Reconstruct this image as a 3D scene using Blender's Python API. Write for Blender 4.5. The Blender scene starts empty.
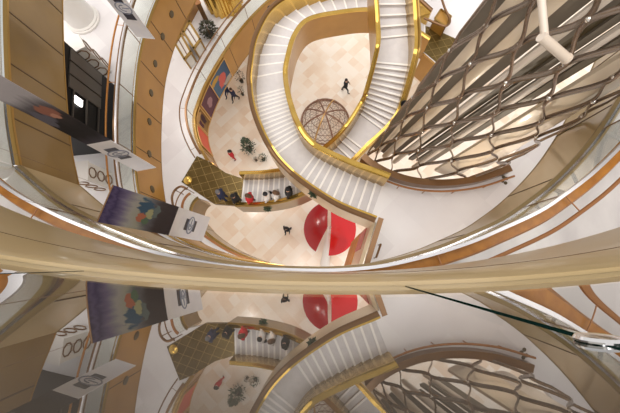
import bpy, bmesh, math, random
from mathutils import Vector, Matrix, Euler
random.seed(7)
SC = bpy.context.scene
COL = SC.collection
F = 340.0                      # focal length in pixels of the 620x413 frame
ZC = 24.0                      # eye height above the ground floor
# ---------------------------------------------------------------- camera
NAD = (325.0, 269.0)           # where straight-down falls
ax, ay = (NAD[0]-310)/F, -(NAD[1]-206.5)/F
psi = math.atan(ax)
th = math.atan(ay/(-math.sqrt(ax*ax+1)))
ROT = Matrix.Rotation(th, 3, 'X') @ Matrix.Rotation(psi, 3, 'Y')
cd = bpy.data.cameras.new('camera')
cam = bpy.data.objects.new('camera', cd)
COL.objects.link(cam)
cam.matrix_world = Matrix.Translation((0, 0, ZC)) @ ROT.to_4x4()
cd.sensor_width = 36.0
cd.lens = 36.0*F/620.0
cd.clip_start = 0.005
cd.clip_end = 300
SC.camera = cam

def P(px, py, z):
    d = ROT @ Vector(((px-310)/F, -(py-206.5)/F, -1.0))
    t = (z-ZC)/d.z
    return Vector((d.x*t, d.y*t, z))

# ---------------------------------------------------------------- materials
def new_mat(name):
    m = bpy.data.materials.new(name); m.use_nodes = True
    return m, m.node_tree, m.node_tree.nodes['Principled BSDF']

def mat(name, col, rough=.5, metal=0., col2=None, scale=3., spec=.5, coat=0., bump=0., emit=0., stretch=None, detail=4.):
    m, nt, b = new_mat(name)
    b.inputs['Base Color'].default_value = (*col, 1)
    b.inputs['Roughness'].default_value = rough
    b.inputs['Metallic'].default_value = metal
    b.inputs['Specular IOR Level'].default_value = spec
    b.inputs['Coat Weight'].default_value = coat
    b.inputs['Coat Roughness'].default_value = .08
    if emit:
        b.inputs['Emission Color'].default_value = (*col, 1)
        b.inputs['Emission Strength'].default_value = emit
    if col2 is not None or bump:
        tc = nt.nodes.new('ShaderNodeTexCoord')
        mp = nt.nodes.new('ShaderNodeMapping')
        if stretch: mp.inputs['Scale'].default_value = stretch
        nt.links.new(tc.outputs['Object'], mp.inputs['Vector'])
        n = nt.nodes.new('ShaderNodeTexNoise')
        n.inputs['Scale'].default_value = scale; n.inputs['Detail'].default_value = detail
        nt.links.new(mp.outputs['Vector'], n.inputs['Vector'])
        if col2 is not None:
            r = nt.nodes.new('ShaderNodeValToRGB')
            r.color_ramp.elements[0].position = .35; r.color_ramp.elements[0].color = (*col, 1)
            r.color_ramp.elements[1].position = .68; r.color_ramp.elements[1].color = (*col2, 1)
            nt.links.new(n.outputs['Fac'], r.inputs['Fac'])
            nt.links.new(r.outputs['Color'], b.inputs['Base Color'])
        if bump:
            bp = nt.nodes.new('ShaderNodeBump'); bp.inputs['Strength'].default_value = bump
            nt.links.new(n.outputs['Fac'], bp.inputs['Height'])
            nt.links.new(bp.outputs['Normal'], b.inputs['Normal'])
    return m

def tile_mat(name, c1, c2, c3, size, rough, rot=45.):
    m, nt, b = new_mat(name)
    tc = nt.nodes.new('ShaderNodeTexCoord'); mp = nt.nodes.new('ShaderNodeMapping')
    mp.inputs['Rotation'].default_value = (0, 0, math.radians(rot))
    nt.links.new(tc.outputs['Object'], mp.inputs['Vector'])
    # one random tone per square tile, softened by marble clouding
    sn = nt.nodes.new('ShaderNodeVectorMath'); sn.operation = 'SCALE'; sn.inputs['Scale'].default_value = 1/size
    fl = nt.nodes.new('ShaderNodeVectorMath'); fl.operation = 'FLOOR'
    wn = nt.nodes.new('ShaderNodeTexWhiteNoise'); wn.noise_dimensions = '2D'
    nt.links.new(mp.outputs['Vector'], sn.inputs[0]); nt.links.new(sn.outputs[0], fl.inputs[0])
    nt.links.new(fl.outputs[0], wn.inputs['Vector'])
    ns = nt.nodes.new('ShaderNodeTexNoise'); ns.inputs['Scale'].default_value = .55; ns.inputs['Detail'].default_value = 5
    nt.links.new(mp.outputs['Vector'], ns.inputs['Vector'])
    ad = nt.nodes.new('ShaderNodeMath'); ad.operation = 'MULTIPLY_ADD'; ad.inputs[1].default_value = .55
    nt.links.new(wn.outputs['Value'], ad.inputs[0])
    nt.links.new(ns.outputs['Fac'], ad.inputs[2])
    r = nt.nodes.new('ShaderNodeValToRGB'); e = r.color_ramp.elements
    e[0].position = .45; e[0].color = (*c1, 1); e[1].position = 1.0; e[1].color = (*c3, 1)
    k = e.new(.72); k.color = (*c2, 1)
    nt.links.new(ad.outputs[0], r.inputs['Fac'])
    nt.links.new(r.outputs['Color'], b.inputs['Base Color'])
    b.inputs['Roughness'].default_value = rough
    return m

def glass_mat(name, tint, strength=1., double=False, rough=0.0):
    m = bpy.data.materials.new(name); m.use_nodes = True
    nt = m.node_tree; nt.nodes.clear()
    out = nt.nodes.new('ShaderNodeOutputMaterial')
    mix = nt.nodes.new('ShaderNodeMixShader')
    tr = nt.nodes.new('ShaderNodeBsdfTransparent'); tr.inputs['Color'].default_value = (*tint, 1)
    gl = nt.nodes.new('ShaderNodeBsdfGlossy'); gl.inputs['Roughness'].default_value = rough
    gl.inputs['Color'].default_value = (1, 1, 1, 1)
    lw = nt.nodes.new('ShaderNodeLayerWeight'); lw.inputs['Blend'].default_value = .5
    pw = nt.nodes.new('ShaderNodeMath'); pw.operation = 'POWER'; pw.inputs[1].default_value = 5.
    nt.links.new(lw.outputs['Facing'], pw.inputs[0])
    ma = nt.nodes.new('ShaderNodeMath'); ma.operation = 'MULTIPLY_ADD'
    ma.inputs[1].default_value = .96*strength; ma.inputs[2].default_value = .04*strength
    nt.links.new(pw.outputs[0], ma.inputs[0])
    fac = ma.outputs[0]
    if double:                                   # both faces of the pane: 2R/(1+R)
        a = nt.nodes.new('ShaderNodeMath'); a.operation = 'ADD'; a.inputs[1].default_value = 1.
        d = nt.nodes.new('ShaderNodeMath'); d.operation = 'DIVIDE'
        t = nt.nodes.new('ShaderNodeMath'); t.operation = 'MULTIPLY'; t.inputs[1].default_value = 2.
        nt.links.new(fac, a.inputs[0]); nt.links.new(fac, t.inputs[0])
        nt.links.new(t.outputs[0], d.inputs[0]); nt.links.new(a.outputs[0], d.inputs[1])
        fac = d.outputs[0]
    nt.links.new(fac, mix.inputs['Fac'])
    nt.links.new(tr.outputs[0], mix.inputs[1]); nt.links.new(gl.outputs[0], mix.inputs[2])
    nt.links.new(mix.outputs[0], out.inputs['Surface'])
    return m

def print_mat(name, stops, blotch=None, across=False, rough=.55, nscale=5.):
    """printed cloth / poster: a ramp along the UV length with blotches of other inks"""
    m, nt, b = new_mat(name)
    uv = nt.nodes.new('ShaderNodeTexCoord')
    sp = nt.nodes.new('ShaderNodeSeparateXYZ'); nt.links.new(uv.outputs['UV'], sp.inputs[0])
    ns = nt.nodes.new('ShaderNodeTexNoise'); ns.inputs['Scale'].default_value = nscale; ns.inputs['Detail'].default_value = 6
    nt.links.new(uv.outputs['UV'], ns.inputs['Vector'])
    ma = nt.nodes.new('ShaderNodeMath'); ma.operation = 'MULTIPLY_ADD'; ma.inputs[1].default_value = .12
    nt.links.new(ns.outputs['Fac'], ma.inputs[0])
    sb = nt.nodes.new('ShaderNodeMath'); sb.operation = 'SUBTRACT'; sb.inputs[1].default_value = .06
    nt.links.new(sp.outputs[1 if across else 0], sb.inputs[0]); nt.links.new(sb.outputs[0], ma.inputs[2])
    r = nt.nodes.new('ShaderNodeValToRGB'); e = r.color_ramp.elements
    e[0].position, e[0].color = stops[0][0], (*stops[0][1], 1)
    e[1].position, e[1].color = stops[-1][0], (*stops[-1][1], 1)
    for p, c in stops[1:-1]:
        k = e.new(p); k.color = (*c, 1)
    nt.links.new(ma.outputs[0], r.inputs['Fac'])
    colour = r.outputs['Color']
    for (cu, cv, ru, rv, c) in (blotch or []):
        v = nt.nodes.new('ShaderNodeVectorMath'); v.operation = 'SUBTRACT'; v.inputs[1].default_value = (cu, cv, 0)
        nt.links.new(uv.outputs['UV'], v.inputs[0])
        s = nt.nodes.new('ShaderNodeVectorMath'); s.operation = 'MULTIPLY'; s.inputs[1].default_value = (1/ru, 1/rv, 0)
        nt.links.new(v.outputs[0], s.inputs[0])
        l = nt.nodes.new('ShaderNodeVectorMath'); l.operation = 'LENGTH'; nt.links.new(s.outputs[0], l.inputs[0])
        w = nt.nodes.new('ShaderNodeMath'); w.operation = 'MULTIPLY_ADD'; w.inputs[1].default_value = 2.2
        nt.links.new(ns.outputs['Fac'], w.inputs[0]); nt.links.new(l.outputs['Value'], w.inputs[2])
        rr = nt.nodes.new('ShaderNodeMapRange'); rr.inputs['From Min'].default_value = 2.15; rr.inputs['From Max'].default_value = 1.95
        nt.links.new(w.outputs[0], rr.inputs['Value'])
        mx = nt.nodes.new('ShaderNodeMix'); mx.data_type = 'RGBA'
        nt.links.new(rr.outputs[0], mx.inputs['Factor']); nt.links.new(colour, mx.inputs['A'])
        mx.inputs['B'].default_value = (*c, 1)
        colour = mx.outputs['Result']
    nt.links.new(colour, b.inputs['Base Color'])
    b.inputs['Roughness'].default_value = max(rough, .7); b.inputs['Specular IOR Level'].default_value = .12
    b.inputs['Specular IOR Level'].default_value = .25
    return m

M = {}
M['ground'] = tile_mat('beige marble tile', (.80, .63, .48), (.87, .75, .62), (.90, .82, .72), .62, .22)
M['white_marble'] = tile_mat('white marble', (.72, .69, .695), (.78, .75, .755), (.82, .80, .80), 1.1, .22)
M['marble_b'] = mat('veined marble', (.80, .77, .76), .15, col2=(.62, .59, .59), scale=1.6, detail=9, stretch=(1, .45, 1))
M['gold_wall'] = mat('gold lacquer panel', (.235, .145, .038), .28, .3, col2=(.19, .115, .032), scale=.8, coat=.3)
M['gold_warm'] = mat('amber lacquer panel', (.45, .235, .048), .33, .2, col2=(.38, .19, .036), scale=.8, coat=.25)
M['tan_panel'] = mat('tan lacquer panel', (.47, .345, .17), .3, .05, col2=(.42, .305, .145), scale=.7, coat=.25)
M['brass'] = mat('polished brass', (.72, .47, .12), .20, .9, col2=(.60, .38, .08), scale=2.)
M['brass_dark'] = mat('aged brass', (.36, .22, .06), .3, .8)
M['cream'] = mat('cream stringer cladding', (.66, .53, .36), .35, .1, col2=(.58, .45, .29), scale=1.2, coat=.2)
M['joint'] = mat('dark joint', (.09, .05, .02), .6)
M['wood'] = mat('orange wood handrail', (.44, .18, .026), .4, col2=(.33, .125, .017), scale=6, coat=.12, spec=.35, stretch=(1, 1, 6))
M['bronze'] = mat('bronze rail', (.20, .105, .045), .3, .5)
M['copper'] = mat('copper rail', (.36, .16, .06), .35, .4)
M['chrome'] = mat('chrome', (.86, .87, .90), .12, 1.)
M['satin'] = mat('satin aluminium', (.66, .66, .69), .3, .6)
M['tan_lip'] = mat('tan edge trim', (.24, .165, .07), .35, .2)
M['tread'] = mat('white stone tread', (.70, .68, .685), .4, col2=(.64, .62, .63), scale=4)
M['nosing'] = mat('white nosing strip', (.95, .93, .90), .3)
M['soffit'] = mat('staircase soffit', (.55, .42, .26), .5)
M['olive'] = mat('olive metal deck', (.115, .075, .018), .28, .6, col2=(.15, .10, .03), scale=2.)
M['olive_line'] = mat('brass inlay', (.40, .28, .10), .3, .6)
M['black'] = mat('black shopfront', (.004, .004, .005), .4, spec=.15)
M['grey_panel'] = mat('grey glass panel', (.085, .072, .062), .35, spec=.25)
M['lamp'] = mat('lit lamp', (1., .96, .9), .5, emit=6.)
M['plaster'] = mat('white plaster', (.80, .77, .73), .6)
M['pearl'] = mat('pearl panel', (.76, .60, .42), .35, col2=(.74, .64, .52), scale=.5, coat=.2)
M['pearl_light'] = mat('pale pearl panel', (.84, .76, .68), .35, col2=(.70, .60, .50), scale=.5, coat=.2)
M['slat'] = mat('grey slat', (.15, .125, .095), .45, col2=(.20, .165, .125), scale=1.4)
M['slat_dark'] = mat('dark bronze slat', (.085, .06, .025), .4)
M['net'] = mat('burnished steel strip', (.30, .235, .19), .22, .85)
M['net_lug'] = mat('bright steel clamp', (.85, .82, .78), .15, 1.)
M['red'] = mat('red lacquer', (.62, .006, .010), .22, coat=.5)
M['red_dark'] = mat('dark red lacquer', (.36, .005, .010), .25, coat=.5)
M['white_paint'] = mat('white paint', (.82, .78, .74), .4)
M['wire'] = mat('copper wire', (.27, .15, .10), .35, .6)
M['wire_gold'] = mat('gold strap', (.62, .38, .14), .3, .7)
M['leaf'] = mat('green leaf', (.045, .075, .04), .5, col2=(.10, .14, .09), scale=8)
M['leaf_dark'] = mat('dark leaf', (.025, .035, .015), .5, col2=(.06, .05, .025), scale=8)
M['soil'] = mat('pot', (.05, .04, .035), .6)
M['banner_white'] = mat('white banner cloth', (.80, .79, .81), .6, col2=(.74, .73, .77), scale=3)
M['ink'] = mat('dark ink', (.035, .035, .05), .5)
M['ink_blue'] = mat('grey blue ink', (.25, .27, .34), .5)
M['skin'] = mat('skin', (.62, .38, .27), .5)
M['carpet'] = mat('dark stone floor', (.035, .025, .018), .5, col2=(.05, .035, .025), scale=3)
M['glass'] = glass_mat('balustrade glass', (.93, .955, .94), .7)
M['pane'] = glass_mat('near glass pane', (.62, .60, .56), 1., True)
M['pane_back'] = glass_mat('pane back', (.95, .96, .95), 0.)
M['glass_edge'] = mat('green glass edge', (.008, .035, .028), .2)

# ---------------------------------------------------------------- mesh helpers
class MB:
    def __init__(s):
        s.v = []; s.f = []; s.m = []; s.sm = []
        s.cur = 0; s.smooth = False
    def face(s, idx, m=None):
        s.f.append(list(idx)); s.m.append(s.cur if m is None else m); s.sm.append(s.smooth)
    def verts(s, pts):
        b = len(s.v); s.v += [tuple(p) for p in pts]; return b
    def box(s, c, size, rz=0., m=None, tilt=None):
        hx, hy, hz = [d/2 for d in size]
        R = Matrix.Rotation(rz, 3, 'Z') if tilt is None else tilt
        b = s.verts([Vector(c) + R @ Vector((x*hx, y*hy, z*hz)) for z in (-1, 1) for x, y in ((-1, -1), (1, -1), (1, 1), (-1, 1))])
        for q in ((3, 2, 1, 0), (4, 5, 6, 7), (0, 1, 5, 4), (1, 2, 6, 5), (2, 3, 7, 6), (3, 0, 4, 7)):
            s.face([b+i for i in q], m)
    def prism(s, poly, z0, z1, m=None):
        """poly: list of xy (counter-clockwise or not), extruded between two heights"""
        a = sum(poly[i][0]*poly[(i+1) % len(poly)][1]-poly[(i+1) % len(poly)][0]*poly[i][1] for i in range(len(poly)))
        if a < 0: poly = poly[::-1]
        n = len(poly)
        b = s.verts([(p[0], p[1], z0) for p in poly] + [(p[0], p[1], z1) for p in poly])
        s.face([b+i for i in range(n)][::-1], m); s.face([b+n+i for i in range(n)], m)
        for i in range(n):
            j = (i+1) % n
            s.face([b+i, b+j, b+n+j, b+n+i], m)
    def tube(s, pts, r, n=8, m=None, closed=False, flat=1.):
        pts = [Vector(p) for p in pts]; N = len(pts)
        rs = r if isinstance(r, (list, tuple)) else [r]*N
        b = len(s.v); up = None
        for i, p in enumerate(pts):
            if closed: t = pts[(i+1) % N]-pts[i-1]
            else: t = pts[min(i+1, N-1)]-pts[max(i-1, 0)]
            t.normalize()
            if up is None:
                up = Vector((0, 0, 1)) if abs(t.z) < .9 else Vector((1, 0, 0))
            x = t.cross(up)
            if x.length < 1e-6: x = t.orthogonal()
            x.normalize(); y = x.cross(t).normalized(); up = y
            for k in range(n):
                a = 2*math.pi*k/n
                s.v.append(tuple(p + x*math.cos(a)*rs[i] + y*math.sin(a)*rs[i]*flat))
        o = s.smooth; s.smooth = True
        for i in range(N if closed else N-1):
            for k in range(n):
                A = b+i*n; B = b+((i+1) % N)*n
                s.face([A+k, A+(k+1) % n, B+(k+1) % n, B+k], m)
        s.smooth = o
        if not closed:
            s.face([b+k for k in range(n)][::-1], m); s.face([b+(N-1)*n+k for k in range(n)], m)
    def lathe(s, prof, c, n=20, m=None, axis=None, smooth=True):
        """prof: (radius, height) pairs from bottom to top"""
        b = len(s.v); c = Vector(c); R = axis or Matrix.Identity(3)
        for r, h in prof:
            for k in range(n):
                a = 2*math.pi*k/n
                s.v.append(tuple(c + R @ Vector((r*math.cos(a), r*math.sin(a), h))))
        o = s.smooth; s.smooth = smooth
        for i in range(len(prof)-1):
            for k in range(n):
                s.face([b+i*n+k, b+i*n+(k+1) % n, b+(i+1)*n+(k+1) % n, b+(i+1)*n+k], m)
        s.smooth = o
        s.face([b+k for k in range(n)][::-1], m); s.face([b+(len(prof)-1)*n+k for k in range(n)], m)
    def ball(s, c, r, n=8, sc=(1, 1, 1), m=None):
        c = Vector(c)
        prof = []
        b = len(s.v)
        rows = max(4, n//2+1)
        o = s.smooth; s.smooth = True
        for i in range(rows+1):
            t = -math.pi/2 + math.pi*i/rows
            rr = max(.02, math.cos(t))
            for k in range(n):
                a = 2*math.pi*k/n
                s.v.append((c.x+r*sc[0]*rr*math.cos(a), c.y+r*sc[1]*rr*math.sin(a), c.z+r*sc[2]*math.sin(t)))
        for i in range(rows):
            for k in range(n):
                s.face([b+i*n+k, b+i*n+(k+1) % n, b+(i+1)*n+(k+1) % n, b+(i+1)*n+k], m)
        s.face([b+k for k in range(n)][::-1], m); s.face([b+rows*n+k for k in range(n)], m)
        s.smooth = o
    def sweep(s, pts, sect, side, mats=None, smooth=True, dz=None):
        """closed section [(outward, up)...] along a path; side = +1/-1 picks which xy normal is outward"""
        N = len(pts); n = len(sect); b = len(s.v)
        for i, p in enumerate(pts):
            t = pts[min(i+1, N-1)]-pts[max(i-1, 0)]
            nx = Vector((t.y, -t.x, 0)).normalized()*side
            for o, u in sect:
                s.v.append(tuple(p + nx*o + Vector((0, 0, u))))
        o_ = s.smooth; s.smooth = smooth
        for i in range(N-1):
            for k in range(n):
                A = b+i*n; B = A+n; k2 = (k+1) % n
                s.face([A+k, B+k, B+k2, A+k2], None if mats is None else mats[k])
        s.smooth = o_
        s.face([b+k for k in range(n)]); s.face([b+(N-1)*n+k for k in range(n)][::-1])
    def build(s, name, mats, parent=None, fix=True, origin=None):
        me = bpy.data.meshes.new(name)
        me.from_pydata(s.v, [], s.f)
        if not isinstance(mats, (list, tuple)): mats = [mats]
        for x in mats: me.materials.append(x)
        for p, mi, sm in zip(me.polygons, s.m, s.sm):
            p.material_index = min(mi, len(mats)-1); p.use_smooth = sm
        if fix:
            bm = bmesh.new(); bm.from_mesh(me)
            bmesh.ops.recalc_face_normals(bm, faces=bm.faces)
            bm.to_mesh(me); bm.free()
        me.update()
        try: me.set_sharp_from_angle(angle=math.radians(40))
        except Exception: pass
        o = bpy.data.objects.new(name, me); COL.objects.link(o)
        if origin is not None:
            me.transform(Matrix.Translation(-Vector(origin))); o.location = origin
        if parent is not None:
            o.parent = parent
            o.matrix_parent_inverse = Matrix.Translation(-parent.location) if parent.type == 'EMPTY' and parent.parent is None else Matrix.Identity(4)
        return o

def thing(name, label, cat, loc=(0, 0, 0), group=None):
    o = bpy.data.objects.new(name, None); COL.objects.link(o)
    o.empty_display_size = .2
    o.location = loc; o['label'] = label; o['category'] = cat
    if group: o['group'] = group
    return o
def tag(o, label, cat, group=None):
    o['label'] = label; o['category'] = cat
    if group: o['group'] = group
    return o
def struct(o):
    o['kind'] = 'structure'; return o

def spline(pts, per=8):
    pts = [Vector(p) for p in pts]
    if len(pts) < 3: return pts
    out = []
    for i in range(len(pts)-1):
        p0 = pts[i-1] if i else pts[0]*2-pts[1]
        p1, p2 = pts[i], pts[i+1]
        p3 = pts[i+2] if i+2 < len(pts) else pts[-1]*2-pts[-2]
        for k in range(per):
            t = k/per
            out.append(.5*((2*p1)+(p2-p0)*t+(2*p0-5*p1+4*p2-p3)*t*t+(3*p1-p0-3*p2+p3)*t**3))
    out.append(pts[-1]); return out
def side_of(pts, centre):
    i = len(pts)//2
    t = pts[min(i+1, len(pts)-1)]-pts[i-1]
    n = Vector((t.y, -t.x, 0))
    return 1 if n.dot(pts[i]-Vector(centre)) > 0 else -1
def along(pts, step, start=0.):
    """points at even spacing with their tangents"""
    res = []; acc = -start
    for a, b in zip(pts, pts[1:]):
        L = (b-a).length
        while acc <= L:
            if L > 1e-9 and acc >= 0: res.append((a.lerp(b, acc/L), (b-a).normalized()))
            acc += step
        acc -= L
    return res
def offs(pts, d, side, dz=0.):
    out = []
    for i, p in enumerate(pts):
        t = pts[min(i+1, len(pts)-1)]-pts[max(i-1, 0)]
        out.append(p + Vector((t.y, -t.x, 0)).normalized()*side*d + Vector((0, 0, dz)))
    return out
def PX(lst, z): return [P(x, y, z) for x, y in lst]

CEN = (0, 7., 0)
ZB, ZL, ZD = 17.6, 12.4, 6.8            # floors below the eye: third, second, first gallery
trim_n = [0]
def trim_name():
    trim_n[0] += 1; return 'trim_%d' % trim_n[0]

def fascia(pts, h, m, joint_step, th=.16, lip=.04, centre=CEN, start=.6, lipm=None):
    sd = side_of(pts, centre)
    mb = MB()
    mb.sweep(pts, [(0, -.0), (th, 0), (th, -h), (0, -h)], sd)
    # darker lip along top and bottom edge and the joints between panels
    mb.sweep(pts, [(-.012, .01), (.05, .01), (.05, -lip), (-.012, -lip)], sd, mats=[1]*4)
    mb.sweep(pts, [(-.01, -h-.005), (.03, -h-.005), (.03, -h+.03), (-.01, -h+.03)], sd, mats=[1]*4)
    for p, t in along(pts, joint_step, start):
        n = Vector((t.y, -t.x, 0)).normalized()*sd
        mb.box(p + n*.0 + Vector((0, 0, -h/2)), (.028, .016, h-.08), math.atan2(t.y, t.x), m=2)
    return struct(mb.build(trim_name(), [m, lipm or M['brass_dark'], M['joint']]))

def gallery_floor(pts, width, m, centre=CEN, name='floor', th=.3, inset=.05):
    sd = side_of(pts, centre); mb = MB()
    mb.sweep(pts, [(inset, -.005), (width, -.005), (width, -th), (inset, -th)], sd)
    return struct(mb.build(name, m))

def balustrade(pts, label, rail_w=.17, rail_m=None, second_m=None, centre=CEN, shoe=True, rail_h=1.1, joint=2.2, second=.34, group=None):
    sd = side_of(pts, centre)
    mid = pts[len(pts)//2]
    t = thing('glass_balustrade', label, 'balustrade', mid, group)
    mb = MB(); mb.sweep(pts, [(.06, .02), (.075, .02), (.075, rail_h-.02), (.06, rail_h-.02)], sd)
    mb.build('glass_panel', M['glass'], t)
    mb = MB(); w = rail_w/2
    mb.sweep(offs(pts, .07+(rail_w*.45 if shoe else 0), sd, rail_h-(.15 if shoe else 0)), [(-w, -.02), (-w*.7, .035), (w*.7, .035), (w, -.02), (w*.6, -.05), (-w*.6, -.05)], sd)
    mb.build('handrail', rail_m or M['wood'], t)
    if shoe:
        mb = MB(); mb.sweep(pts, [(.045, 0), (.095, 0), (.095, .06), (.045, .06)], sd)
        mb.build('base_shoe', M['chrome'], t)
        mb = MB(); mb.sweep(offs(pts, .03, sd, rail_h), [(-.0, -.03), (.05, -.03), (.05, .03), (-.0, .03)], sd)
        mb.build('top_channel', M['satin'], t)
    for p, tt in along(pts, joint, .4):
        mb = MB()
        n = Vector((tt.y, -tt.x, 0)).normalized()*sd
        mb.box(p + n*.0675 + Vector((0, 0, rail_h/2)), (.02, .022, rail_h-.1), math.atan2(tt.y, tt.x))
        mb.build('panel_joint', M['bronze'], t)
    if second:
        sp = offs(pts, second+.07, sd, rail_h-.03)
        mb = MB(); mb.tube(sp, .032, 8)
        for p, tt in along(pts, joint*1.0, .4):
            n = Vector((tt.y, -tt.x, 0)).normalized()*sd
            mb.tube([p+n*.07+Vector((0, 0, rail_h-.05)), p+n*(second+.07)+Vector((0, 0, rail_h-.03))], .011, 6)
        mb.build('second_rail', second_m or M['copper'], t)
    return t

# ================================================================ ground floor
mb = MB(); mb.box((0, 6, -.15), (60, 60, .3))
struct(mb.build('floor', M['ground']))

# ================================================================ the level we stand on
RC = Vector((0, 8.55, 0)); RF = 8.575
def circ(x0, x1, z, r, n=60):
    a0, a1 = math.asin(max(-1, min(1, x0/r))), math.asin(max(-1, min(1, x1/r)))
    return [Vector((RC.x+r*math.sin(a0+(a1-a0)*i/n), RC.y-r*math.cos(a0+(a1-a0)*i/n), z)) for i in range(n+1)]
ZO = ZC-1.25
own = circ(-8.4, 8.4, ZO, RF, 160)
sd = side_of(own, CEN)
mb = MB()
mb.sweep(own, [(0, -.05), (.02, 0), (.074, 0), (.074, -1.95), (.03, -1.95), (0, -1.9)], sd)
for zz in (-.72,):
    mb.sweep(own, [(-.002, zz), (.02, zz), (.02, zz-.012), (-.002, zz-.012)], sd, mats=[1]*4)
struct(mb.build(trim_name(), [M['tan_panel'], M['joint']]))
mb = MB(); mb.sweep(own, [(.076, -.004), (5, -.004), (5, -.3), (.076, -.3)], sd)
struct(mb.build('floor', M['carpet']))
own_t = thing('near_glass_balustrade', 'clear glass parapet right under the viewpoint, mirroring the whole atrium below', 'balustrade', (0, RC.y-RF-.06, ZO))
def pane(x0, x1):
    mb = MB(); zb, zt = ZO+.004, ZC+.06
    n = 24
    a = circ(x0, x1, 0, RF+.035, n); rows = []
    def ring(dr, z):
        return mb.verts([(RC.x+(p.x-RC.x)*(RF+dr)/(RF+.035), RC.y+(p.y-RC.y)*(RF+dr)/(RF+.035), z) for p in a])
    fb, ft = ring(.035, zb), ring(.0565, zt)
    bb, bt = ring(.050, zb), ring(.0715, zt)
    mb.smooth = True
    for i in range(n):
        mb.face([fb+i, fb+i+1, ft+i+1, ft+i], 0); mb.face([bb+i+1, bb+i, bt+i, bt+i+1], 1)
    mb.smooth = False
    for i in range(n):
        mb.face([ft+i, ft+i+1, bt+i+1, bt+i], 2); mb.face([fb+i+1, fb+i, bb+i, bb+i+1], 2)
    for i in (0, n):
        mb.face([fb+i, ft+i, bt+i, bb+i], 2)
    mb.build('glass_pane', [M['pane'], M['pane_back'], M['glass_edge']], own_t)
xs = [-3.2, -2.03, -.885, .275, 1.42, 2.6]
for a, b in zip(xs, xs[1:]): pane(a+.008, b-.008)
for zf in (ZC-.375, ):
    for x in (.277,):
        y = RC.y-math.sqrt((RF+.050)**2-x*x)
        mb = MB(); R = Matrix.Rotation(math.radians(-90), 3, 'X') @ Matrix.Identity(3)
        mb.lathe([(.010, -.003), (.010, .0), (.021, .001), (.022, .003), (.020, .006), (.012, .0075)], (x, y, zf), 20, axis=Matrix.Rotation(math.radians(-90), 3, 'X'))
        mb.build('glass_clamp', M['chrome'], own_t)

# ================================================================ third gallery (one floor below)
b_left = spline(PX([(8, -70), (7, 0), (8, 50), (10, 90), (13, 125), (20, 165)], ZB))
b_near = spline(PX([(20, 165), (58, 197), (95, 218), (130, 233), (180, 251), (240, 263), (310, 267), (360, 265), (400, 257.5), (440, 245.5), (470, 233), (500, 219), (520, 206), (545, 187), (570, 163), (590, 140), (606, 117), (622, 90), (645, 45), (665, 0)], ZB))
fascia(b_left, 1.70, M['gold_wall'], 1.32, start=.45)
fascia(b_near, 1.70, M['tan_panel'], 2.0, lipm=M['tan_lip'])
gallery_floor(b_near, 5., M['marble_b'])
gallery_floor(b_left, 5., M['marble_b'], name='floor')
balustrade(b_near, 'curved glass balustrade with wide orange wood handrail on the nearest gallery below', .21)
balustrade(b_left, 'straight run of glass balustrade above the large gold panels at far left', .21)

# ================================================================ second gallery
c_left = spline(PX([(178, -40), (158, 0), (147, 30), (140, 60), (136, 100), (135, 140), (137, 175), (143, 203), (160, 224), (190, 243), (235, 258), (290, 267)], ZL))
fascia(c_left, 2.05, M['gold_warm'], 1.75)
gallery_floor(c_left, 7., M['white_marble'])
balustrade(c_left, 'curved glass balustrade with brown rails over the amber band, left of centre', .20, rail_m=M['bronze'], second_m=M['wood'])
for px, py in ((173, 14), (166, 40), (160, 69), (155, 98), (152, 126), (152, 157), (155, 190)):
    best = min(c_left, key=lambda p: (Vector((px, py))-Vector(((px), (py)))).length + abs(math.atan2(p.y-P(px, py, 11.4).y*0, p.x)-math.atan2(P(px, py, 11.4).y, P(px, py, 11.4).x)))
    i = c_left.index(best); t = (c_left[min(i+1, len(c_left)-1)]-c_left[i-1]).normalized()
    n = Vector((t.y, -t.x, 0)).normalized()*side_of(c_left, CEN)
    R = n.to_track_quat('Z', 'Y').to_matrix()
    mb = MB(); mb.lathe([(.0, -.035), (.10, -.035), (.14, -.03), (.15, -.012), (.15, .05)], (0, 0, 0), 18, axis=R)
    o = mb.build('fascia_spotlight', M['slat_dark']); o.location = best + Vector((0, 0, -1.02))
    tag(o, 'small round dark fitting set into the amber band beside the left banners', 'wall light', 'dark round fittings along the amber band')
# landing of the upper staircase, right
rim = spline(PX([(384, 176), (398, 181), (415, 184.5), (440, 186), (470, 183), (490, 177.5), (504, 171)], ZL))
land = PX([(363, 270), (376, 222.5), (370, 219), (382, 186)], ZL) + rim + PX([(540, 120), (640, 120), (680, 250), (560, 330), (420, 300)], ZL)
mb = MB(); mb.prism([(p.x, p.y) for p in land], ZL-.3, ZL)
struct(mb.build('floor', M['white_marble']))
corner = PX([(362, 266), (375.5, 222.5)], ZL)
lp = [corner[0].lerp(corner[1], i/8) for i in range(9)]
cc = P(430, 220, ZL)
sd = side_of(lp, cc)                   # outward is over the drop
mb = MB(); mb.sweep(lp, [(0, 0), (.12, 0), (.12, -8.9), (0, -8.9)], sd)
struct(mb.build(trim_name(), M['cream']))
t = thing('landing_parapet', 'short dark bronze railing at the open corner of the white landing', 'balustrade', lp[4])
mb = MB(); mb.sweep(lp, [(-.1, 1.0), (.06, 1.0), (.06, 1.1), (-.1, 1.1)], sd); mb.build('handrail', M['bronze'], t)
mb = MB(); mb.sweep(lp, [(-.03, 0), (-.015, 0), (-.015, 1.0), (-.03, 1.0)], sd); mb.build('glass_panel', M['glass'], t)
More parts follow.
